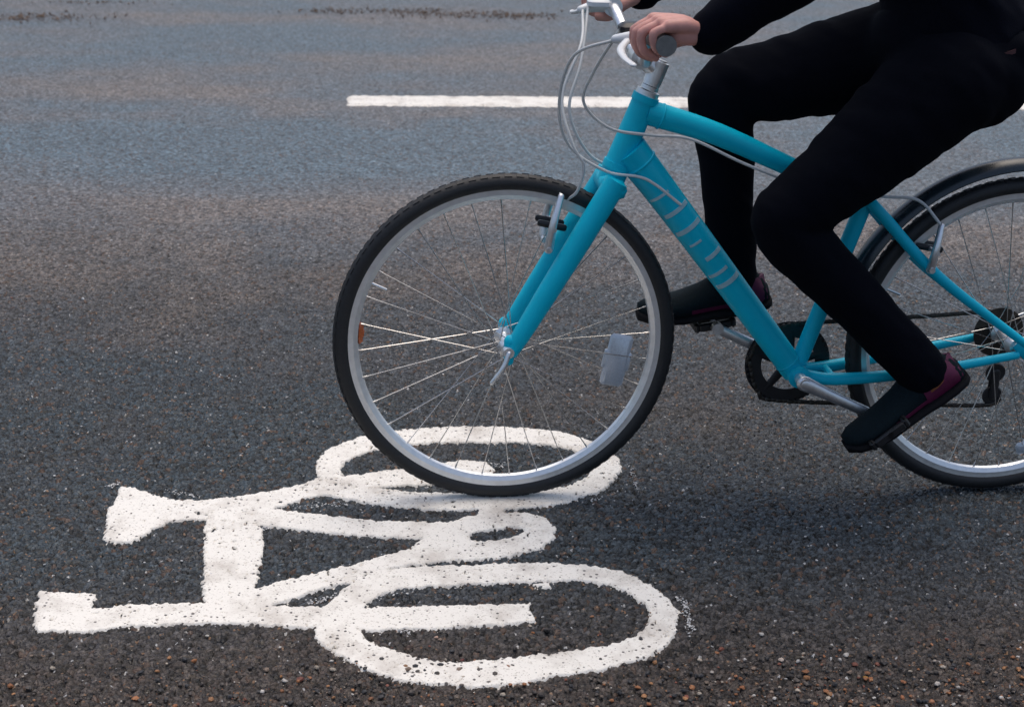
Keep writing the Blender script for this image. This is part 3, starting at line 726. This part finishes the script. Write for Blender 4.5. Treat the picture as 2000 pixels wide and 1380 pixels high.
# seat post, clamp and saddle
sdir = (A2(seat)-A2(bb)).normalized()
part('seat_clamp', MB().tube([A2(seat)+sdir*.012, A2(seat)+sdir*.034], .0205, 20), 'steel')
part('seat_post', MB().tube([A2(seat)+sdir*.02, A2(seat)+sdir*.215], .0136, 18), 'steel')
s_top = A2(seat)+sdir*.215+E1*.075
sad = MB()
rings = []
for i in range(13):
    t = i/12; a_o = -.155+.27*t
    hw = .018+.052*max(0, min(1, (t-.38)/.45))**1.2 if t > .38 else .018+.004*t
    if i == 12: hw *= .7
    if i == 0: hw *= .6
    ht = .016+.012*t
    ring = []
    for q in range(16):
        an = 2*math.pi*q/16
        ring.append(s_top+E1*a_o+EN*(hw*math.cos(an))+UP*(.018+.010*t+ht*math.sin(an)*(1 if math.sin(an) > 0 else .8)))
    rings.append(ring)
sad.ring_loft(rings); part('saddle', sad, 'black', angle=60)
# mudguard over the rear wheel
mg = MB()
gr_ = WR+.040
sec = []
for k in range(11):
    an = R(-80+160*k/10); sec.append((gr_-.022+.026*math.cos(an), .029*math.sin(an)/math.sin(R(80))))
for k in range(10, -1, -1):
    an = R(-80+160*k/10); sec.append((gr_-.0245+.026*math.cos(an), .0275*math.sin(an)/math.sin(R(80))))
f_ = EN.cross(E1)
up_s = 1 if f_.z > 0 else -1
mg.lathe(RC_, EN, E1, sec, 60, up_s*R(-8), up_s*R(158))
guard = part('mudguard', mg, 'guard', angle=50)
for s_ in (1, -1):
    part('mudguard_stay', MB().tube([B(WHEELBASE+.012, WR+.01, .072*s_), RC_+(E1*math.cos(R(25))+UP*math.sin(R(25)))*(gr_-.012)+EN*.030*s_], .0022, 8), 'steel', guard)
# crankset: near (left) arm points back and down, far arm forwards
cn = Q(1716, 822, .105); cv = Vector((cn[0]-bb[0], cn[1]-bb[1]))
cf = Q(1388, 632, -.105); cv2 = Vector((bb[0]-cf[0], bb[1]-cf[1]))
cdir = (cv.normalized()+cv2.normalized()).normalized(); CR = .170
ped = {}
for s_ in (1, -1):
    e_ = cdir*s_
    m_ = MB().tube([A2(bb, .070*s_), B(bb[0]+e_.x*.06, bb[1]+e_.y*.06, .074*s_), B(bb[0]+e_.x*CR, bb[1]+e_.y*CR, .082*s_)], [.0165, .0125, .0115], 16, 6, flat=(EN, .6), dome=True)
    m_.tube([A2(bb, .030*s_), A2(bb, .078*s_)], .012, 20)
    m_.tube([B(bb[0]+e_.x*CR, bb[1]+e_.y*CR, .074*s_), B(bb[0]+e_.x*CR, bb[1]+e_.y*CR, .088*s_)], .013, 20)
    ck = part('crank_arm', m_, 'steel', angle=60)
    ped[s_] = (bb[0]+e_.x*CR, bb[1]+e_.y*CR)
tilt = {1: R(40), -1: R(10)}
for s_ in (1, -1):
    pc = ped[s_]
    fwd = -(E1*math.cos(tilt[s_])+UP*math.sin(tilt[s_])) if s_ > 0 else -(E1*math.cos(tilt[s_])-UP*math.sin(tilt[s_])*-1)
    nrm = EN.cross(fwd); nrm = nrm if nrm.z > 0 else -nrm
    m_ = MB()
    c_ = A2(pc, .140*s_)
    for k in (-1, 1): m_.box(c_+fwd*.040*k, (fwd, EN, nrm), (.006, .045, .011), .004)
    for k in (-1, 0, 1): m_.box(c_+EN*.040*k, (fwd, EN, nrm), (.036, .006, .009), .003)
    m_.tube([A2(pc, .088*s_), A2(pc, .186*s_)], .007, 12)
    part('pedal', m_, 'black')
# far side drive train
cr = MB()
cc_ = A2(bb, -.050)
cr.lathe(cc_, EN, E1, [(.060, -.002), (.086, -.002), (.086, .002), (.060, .002)], 96)
for k in range(46):
    t = 2*math.pi*k/46; d_ = E1*math.cos(t)+UP*math.sin(t); cr.box(cc_+d_*.088, (d_, E1*-math.sin(t)+UP*math.cos(t), EN), (.004, .0026, .0016))
for k in range(5):
    t = 2*math.pi*k/5+.3; d_ = E1*math.cos(t)+UP*math.sin(t); cr.tube([cc_, cc_+d_*.075], [.012, .008], 10, flat=(EN, .3))
cr.lathe(cc_-EN*.006, EN, E1, [(.080, -.0015), (.094, -.0015), (.094, .0015), (.080, .0015)], 96)
part('chainring', cr, 'black')
ca_ = MB(); rc = A2(axle_r, -.045)
for k, r_ in enumerate((.056, .050, .043, .037, .031, .026)):
    ca_.lathe(rc-EN*.004*k+EN*.006, EN, E1, [(.014, -.001), (r_, -.001), (r_, .001), (.014, .001)], 48)
part('cassette', ca_, 'chain')
cs = MB()
jock1, jock2 = Q(1945, 728, -.05), Q(1938, 772, -.05)
def links(path):
    path = smooth_path(path, 12) if len(path) > 3 else path
    d_ = [0]
    for p, q in zip(path, path[1:]): d_.append(d_[-1]+(q-p).length)
    t, k = 0.0, 0
    while t < d_[-1]-.001:
        i = max(n for n in range(len(d_)-1) if d_[n] <= t); f = (t-d_[i])/max(1e-6, d_[i+1]-d_[i])
        c = path[i].lerp(path[i+1], f); ax = (path[i+1]-path[i]).normalized()
        for w_ in (-1, 1): cs.box(c+EN*(.0032 if k % 2 else .0022)*w_, (ax, ax.cross(EN), EN), (.0075, .0040, .0007), .0018)
        cs.tube([c-ax*.0064-EN*.0034, c-ax*.0064+EN*.0034], .0032, 8)
        t += .0127; k += 1
up_r, lo_r = A2((bb[0], bb[1]+.089), -.050), A2((axle_r[0], axle_r[1]+.044), -.048)
links([A2((bb[0]-.088, bb[1]+.01), -.050), A2((bb[0]-.062, bb[1]+.064), -.050), up_r, up_r.lerp(lo_r, .3), up_r.lerp(lo_r, .7), lo_r, A2((axle_r[0]+.032, axle_r[1]+.030), -.048), A2((axle_r[0]+.043, axle_r[1]-.004), -.048)])
links([A2((bb[0]-.088, bb[1]+.01), -.050), A2((bb[0]-.062, bb[1]-.064), -.050), A2((bb[0], bb[1]-.089), -.050), A2((jock2[0]-.1, jock2[1]-.022), -.050), A2((jock2[0], jock2[1]-.021), -.050), A2((jock2[0]+.021, jock2[1]), -.050)])
part('chain', cs, 'chain')
dr = MB()
dr.tube([A2((axle_r[0]+.012, axle_r[1]-.02), -.066), A2((axle_r[0]+.022, axle_r[1]-.045), -.075), A2(jock1, -.066)], [.009, .012, .010], 12, 6, dome=True)
for j in (jock1, jock2): dr.lathe(A2(j, -.052), EN, E1, [(.003, -.003), (.021, -.003), (.023, 0), (.021, .003), (.003, .003)], 30)
for w_ in (-.047, -.058): dr.tube([A2(jock1, w_), A2(jock2, w_)], .010, 10, flat=(EN, .22), dome=True)
part('derailleur', dr, 'black')

# ------------------------------------------------------------------ the rider
pbase = A2(seat); pbase = Vector((pbase.x, pbase.y, 0))
person = bpy.data.objects.new('person', None); COL.objects.link(person); person.location = pbase; person.empty_display_size = .2
tag(person, 'cyclist in a dark jacket, black trousers and dark shoes gripping the handlebar', 'person')
hipN, kneeN, ankN = P(1860, 150, .095), P(1526, 436, .115), P(1797, 722, .115)
hipF, kneeF, ankF = P(1838, 84, -.09), P(1412, 180, -.115), P(1430, 540, -.115)
pel = P(1868, 95, 0)
waist = P(1842, -75, 0)
chest = P(1765, -270, 0)
neck = P(1690, -420, 0)
shN, shF = P(1705, -345, .185), P(1705, -345, -.185); shF = neck + (P(1705, -345, 0)-neck) - EN*.185
shN = neck + (P(1705, -345, 0)-neck) + EN*.185
gc = grip_c
wrN = BH(gc[0]+.082, gc[1]+.016, .275); wrF = BH(gc[0]+.082, gc[1]+.016, -.275)
a_e, z_e = Q(1578, -78, .36)
elN, elF = B(a_e, z_e, .36), B(a_e, z_e, -.36)
def folds(amp, sc, seed):
    nn = VN(seed)
    def f(me):
        n = len(me.vertices); co = np.empty(n*3, np.float32); no = np.empty(n*3, np.float32)
        me.vertices.foreach_get('co', co); me.vertices.foreach_get('normal', no)
        co = co.reshape(-1, 3); no = no.reshape(-1, 3)
        u = co @ np.array([.6, .3, .74]); v = co @ np.array([-.75, .35, .55])
        w_ = nn(u/sc+50, v/(sc*2.6)+50)-.5 + .5*(nn(u/(sc*.45)+90, v/(sc*1.1)+20)-.5)
        me.vertices.foreach_set('co', (co+no*(w_*amp)[:, None]).ravel())
    return f
def legs(mb, k):
    mb.tube([hipN, hipN.lerp(kneeN, .35), hipN.lerp(kneeN, .75), kneeN, kneeN.lerp(ankN, .28), kneeN.lerp(ankN, .65), ankN.lerp(kneeN, .0)], [.108+k, .094+k, .071+k, .056+k, .058+k, .049+k, .044+k*1.9], 24, 5, dome=True)
    mb.tube([hipF, hipF.lerp(kneeF, .35), hipF.lerp(kneeF, .75), kneeF, kneeF.lerp(ankF, .28), kneeF.lerp(ankF, .65), ankF.lerp(kneeF, .0)], [.112+k, .100+k, .078+k, .062+k, .056+k, .047+k, .043+k*1.9], 24, 5, dome=True)
    mb.ball(kneeN, .052+k); mb.ball(kneeF, .055+k)
# trousers
tr = MB(); legs(tr, .006)
tr.ball(pel-E1*.06+UP*.01, (.12, .13, .10), 16, (E1, EN, UP))
tr.ball(pel+E1*.02, (.135, .175, .115), 16, (E1, EN, UP))
tr.ball(hipN+E1*.055+UP*.015, (.108, .085, .115), 14, (E1, EN, UP)); tr.ball(hipF+E1*.055+UP*.015, (.108, .085, .115), 14, (E1, EN, UP))
tr.tube([pel, pel.lerp(waist, .5)], [.14, .13], 24, flat=(E1, .8))
link('trousers', remeshed(tr, .007, pbase, 6, folds(.006, .030, 21)), M['denim'], person, angle=180)
# jacket
jk = MB()
jk.tube([pel.lerp(waist, .10)+E1*.012, pel.lerp(waist, .5), waist, chest, chest.lerp(neck, .55), neck], [.168, .160, .152, .165, .13, .07], 28, 6, flat=(E1, .80))
for sh_, el_, wr_ in ((shN, elN, wrN), (shF, elF, wrF)):
    jk.tube([chest.lerp(neck, .45), sh_], [.10, .075], 18, dome=True)
    jk.tube([sh_, sh_.lerp(el_, .5), el_, el_.lerp(wr_, .45), wr_.lerp(el_, .02)], [.076, .066, .062, .054, .040], 18, 5, dome=True)
link('jacket', remeshed(jk, .007, pbase, 6, folds(.008, .034, 33)), M['jacket'], person, angle=180)
hemm = MB()
hp = pel.lerp(waist, .06)+E1*.012; tdir = (waist-pel).normalized()
rings = []
for t_, r_ in ((-.004, .150), (-.004, .1715), (.004, .1715), (.004, .150)):
    u = EN; v_ = tdir.cross(EN).normalized()
    rings.append([hp+tdir*t_+u*(r_*math.cos(2*math.pi*q/48))+v_*(r_*.82*math.sin(2*math.pi*q/48)) for q in range(48)])
hemm.ring_loft(rings, closed=True)
link('jacket_hem', hemm.mesh('jacket_hem', pbase), M['hem'], person)
# body: one continuous figure under the clothes, hands and head bare
bd = MB(); legs(bd, -.010)
bd.ball(pel, (.11, .15, .10), 14, (E1, EN, UP))
bd.tube([pel, waist, chest, chest.lerp(neck, .6), neck, neck-E1*.03+UP*.09], [.13, .125, .145, .10, .058, .056], 22, 5, flat=(E1, .78))
for sh_, el_, wr_, ak in ((shN, elN, wrN, ankN), (shF, elF, wrF, ankF)):
    bd.tube([chest.lerp(neck, .45), sh_], [.085, .060], 16, dome=True)
    bd.tube([sh_, el_, el_.lerp(wr_, .4), wr_], [.050, .036, .033, .026], 16, 5, dome=True)
for kn, ak in ((kneeN, ankN), (kneeF, ankF)):
    bd.tube([ak.lerp(kn, .15), ak, ak+(ak-kn).normalized()*.03], [.038, .034, .036], 14, dome=True)
def hand(mb, s_, ):
    def H(a, z, w_): return BH(gc[0]+a, gc[1]+z, w_*s_)
    for k, w_ in enumerate((.234, .257, .280, .301)):          # index to little finger
        L_ = (.98, 1.06, 1.0, .84)[k]; fr_ = (.0082, .0085, .0082, .0072)[k]
        mcp = (-.008+.004*k*(.6 if k < 3 else 1.3), .034-.001*k*k*.4)
        pip = (mcp[0]-.032*L_, mcp[1]-.020*L_+.0015*k)
        dip = (pip[0]+.005, pip[1]-.030*L_)
        tip = (dip[0]+.022*L_, dip[1]-.012*L_)
        mb.tube([H(.074, .018, .255+.009*k), H(.040, .031, .245+.017*k), H(*mcp, w_)], [.013, .0135, .0118], 14, 4, dome=True)
        mb.tube([H(*mcp, w_), H(*pip, w_+.001), H(*dip, w_), H(*tip, w_-.001)], [fr_*1.12, fr_*1.05, fr_*.97, fr_*.84], 14, 5, dome=True)
        mb.ball(H(*mcp, w_), fr_*1.28, 8); mb.ball(H(*pip, w_), fr_*1.16, 8)
    mb.ball(H(.045, .014, .288), (.034, .014, .018), 10, (E1, EN, UP))   # heel of the hand
    mb.ball(H(.042, .016, .262), (.038, .026, .016), 10, (E1, EN, UP))
    mb.tube([H(.062, .008, .246), H(.034, -.004, .226), H(.008, -.026, .216), H(-.016, -.030, .222)], [.0155, .0140, .0110, .0088], 14, 5, dome=True)   # thumb
for s_ in (1, -1): hand(bd, s_)
hc = neck-E1*.075+UP*.185
bd.ball(hc+UP*.015, (.097, .077, .108), 16, (E1, EN, UP))
bd.ball(hc-E1*.028-UP*.055, (.066, .060, .060), 12, (E1, EN, UP))
bd.tube([hc-E1*.092+UP*.005, hc-E1*.112-UP*.028], [.009, .015], 10, dome=True)      # nose
bd.tube([hc-E1*.088-UP*.060+EN*.018, hc-E1*.095-UP*.060, hc-E1*.088-UP*.060-EN*.018], .008, 10, dome=True)
for s_ in (1, -1): bd.ball(hc+EN*.078*s_-UP*.012+E1*.006, (.018, .009, .030), 8, (E1, EN, UP))
link('body', remeshed(bd, .0026, pbase, 2), M['skin'], person, angle=180)
hr = MB(); hr.ball(hc+UP*.032+E1*.016, (.100, .085, .105), 14, (E1, EN, UP)); hr.ball(hc+E1*.055-UP*.02, (.055, .074, .075), 12, (E1, EN, UP))
link('hair', remeshed(hr, .006, pbase, 3, folds(.012, .02, 5)), M['hair'], person, angle=180)
for s_ in (1, -1):
    link('eye', MB().ball(hc-E1*.083+EN*.030*s_+UP*.008, .012, 8).mesh('eye', pbase), M['black'], person)

# shoes
def shoe(ank, fwd, w_axis, length=.285):
    fwd = fwd.normalized(); w_axis = w_axis.normalized(); upv = fwd.cross(w_axis); upv = upv if upv.dot(ank-(ank+fwd*.0-UP)) > 0 else -upv
    heel = ank - fwd*.075 - upv*.085
    st = [(0, .022, .040, .030, .012), (.04, .033, .062, .050, .008), (.14, .036, .098, .060, .004), (.26, .036, .104, .066, .002), (.38, .037, .086, .060, .004), (.52, .042, .068, .050, .005), (.68, .047, .056, .040, .004), (.82, .046, .047, .030, .008), (.93, .036, .040, .020, .014), (1, .014, .028, .008, .020)]
    up_ = MB(); rings = []
    for t, hw, ht, tp, b0 in st:
        ring = []
        for q in range(24):
            an = 2*math.pi*q/24; c, s_ = math.cos(an), math.sin(an)
            hh = ht/2; mid = b0+.016+hh-.008
            wv = hw*(abs(c)**.75)*(1 if c > 0 else -1)
            if s_ > 0: wv *= 1-(.42*s_**1.5 if t < .55 else .30*s_)
            ring.append(heel+fwd*(t*length)+w_axis*wv+upv*(mid+hh*s_))
        rings.append(ring)
    up_.ring_loft(rings)
    me = up_.mesh('shoe', pbase)
    so = link('shoe', me, M['shoe'], person, angle=80)
    sl = MB(); rings = []
    for t, hw, ht, tp, b0 in st:
        ring = []
        for q in range(20):
            an = 2*math.pi*q/20; c, s_ = math.cos(an), math.sin(an)
            wv = (hw+.004)*(abs(c)**.6)*(1 if c > 0 else -1)
            ring.append(heel+fwd*(t*(length+.008)-.004)+w_axis*wv+upv*(b0+.010+.012*s_))
        rings.append(ring)
    sl.ring_loft(rings)
    link('sole', sl.mesh('sole', pbase), M['sole'], so, angle=60)
    # magenta heel panel and stripe on both flanks
    tri = MB()
    for sg in (1, -1):
        for (ta, tb, za, zb) in ((.02, .34, .020, .082), (.34, .62, .026, .036)):
            rings = []
            for i in range(9):
                t = ta+(tb-ta)*i/8
                j = max(k for k in range(len(st)) if st[k][0] <= t+1e-6); j = min(j, len(st)-2)
                f = (t-st[j][0])/(st[j+1][0]-st[j][0]); hw = st[j][1]*(1-f)+st[j+1][1]*f; b0 = st[j][4]*(1-f)+st[j+1][4]*f; ht = st[j][2]*(1-f)+st[j+1][2]*f
                sec = []
                for k in range(5):
                    zz = za+(zb-za)*k/4
                    hh = ht/2; mid = b0+.016+hh-.008; s_ = max(-1, min(1, (zz-mid)/hh)); c = math.sqrt(max(0, 1-s_*s_))
                    wv = hw*c**.75
                    if s_ > 0: wv *= 1-(.42*s_**1.5 if t < .55 else .30*s_)
                    sec.append((wv, zz))
                ring = [heel+fwd*(t*length)+w_axis*sg*(wv+.0016)+upv*zz for wv, zz in sec] + [heel+fwd*(t*length)+w_axis*sg*(wv-.004)+upv*zz for wv, zz in sec[::-1]]
                rings.append(ring)
            tri.ring_loft(rings)
    link('shoe_trim', tri.mesh('shoe_trim', pbase), M['magenta'], so)
    lc = MB()
    for k in range(5):
        t = .36+.06*k; ht = .090-.007*k*1.4
        c_ = heel+fwd*(t*length)+upv*(ht+.004)
        lc.tube([c_-w_axis*.020-upv*.006, c_+upv*.003, c_+w_axis*.020-upv*.006], .0024, 8, 4)
    link('laces', lc.mesh('laces', pbase), M['black'], so)
    return heel
nf = (P(1668, 868, .135)-P(1836, 758, .120))
shoe(ankN, nf, EN)
ff = (P(1240, 606, -.12)-P(1480, 572, -.12))
shoe(ankF, ff, EN)
for ak, kn in ((ankN, kneeN), (ankF, kneeF)):
    d_ = (ak-kn).normalized()
    link('sock', MB().tube([ak-d_*.03, ak+d_*.012, ak+d_*.035], [.034, .0375, .041], 20).mesh('sock', pbase), M['sock'], person)

# ------------------------------------------------------------------ sky and sun: bright overcast
SUN_EL, SUN_AZ = R(76), R(10)
w = bpy.data.worlds.new('World'); scene.world = w; w.use_nodes = True
nt = w.node_tree; nt.nodes.clear()
sky = nt.nodes.new('ShaderNodeTexSky'); sky.sky_type = 'NISHITA'; sky.sun_disc = False
sky.sun_elevation = SUN_EL; sky.sun_rotation = SUN_AZ; sky.dust_density = 4.0; sky.ozone_density = 1.0; sky.air_density = 1.0
bg = nt.nodes.new('ShaderNodeBackground'); bg.inputs['Strength'].default_value = 0.14
ou = nt.nodes.new('ShaderNodeOutputWorld')
nt.links.new(sky.outputs[0], bg.inputs[0]); nt.links.new(bg.outputs[0], ou.inputs[0])
ld = bpy.data.lights.new('sun', 'SUN'); ld.energy = 1.15; ld.angle = R(60); ld.color = (1.0, 0.90, 0.76)
lo = bpy.data.objects.new('sun', ld); COL.objects.link(lo)
dv = Vector((math.sin(SUN_AZ)*math.cos(SUN_EL), math.cos(SUN_AZ)*math.cos(SUN_EL), math.sin(SUN_EL)))
lo.rotation_euler = dv.to_track_quat('Z', 'Y').to_euler()
lo.location = (0, 0, 6)
scene.view_settings.view_transform = 'Standard'; scene.view_settings.look = 'None'
scene.view_settings.exposure = 0.17; scene.view_settings.gamma = 1.0
scene.render.use_motion_blur = False
scene.cycles.max_bounces = 6
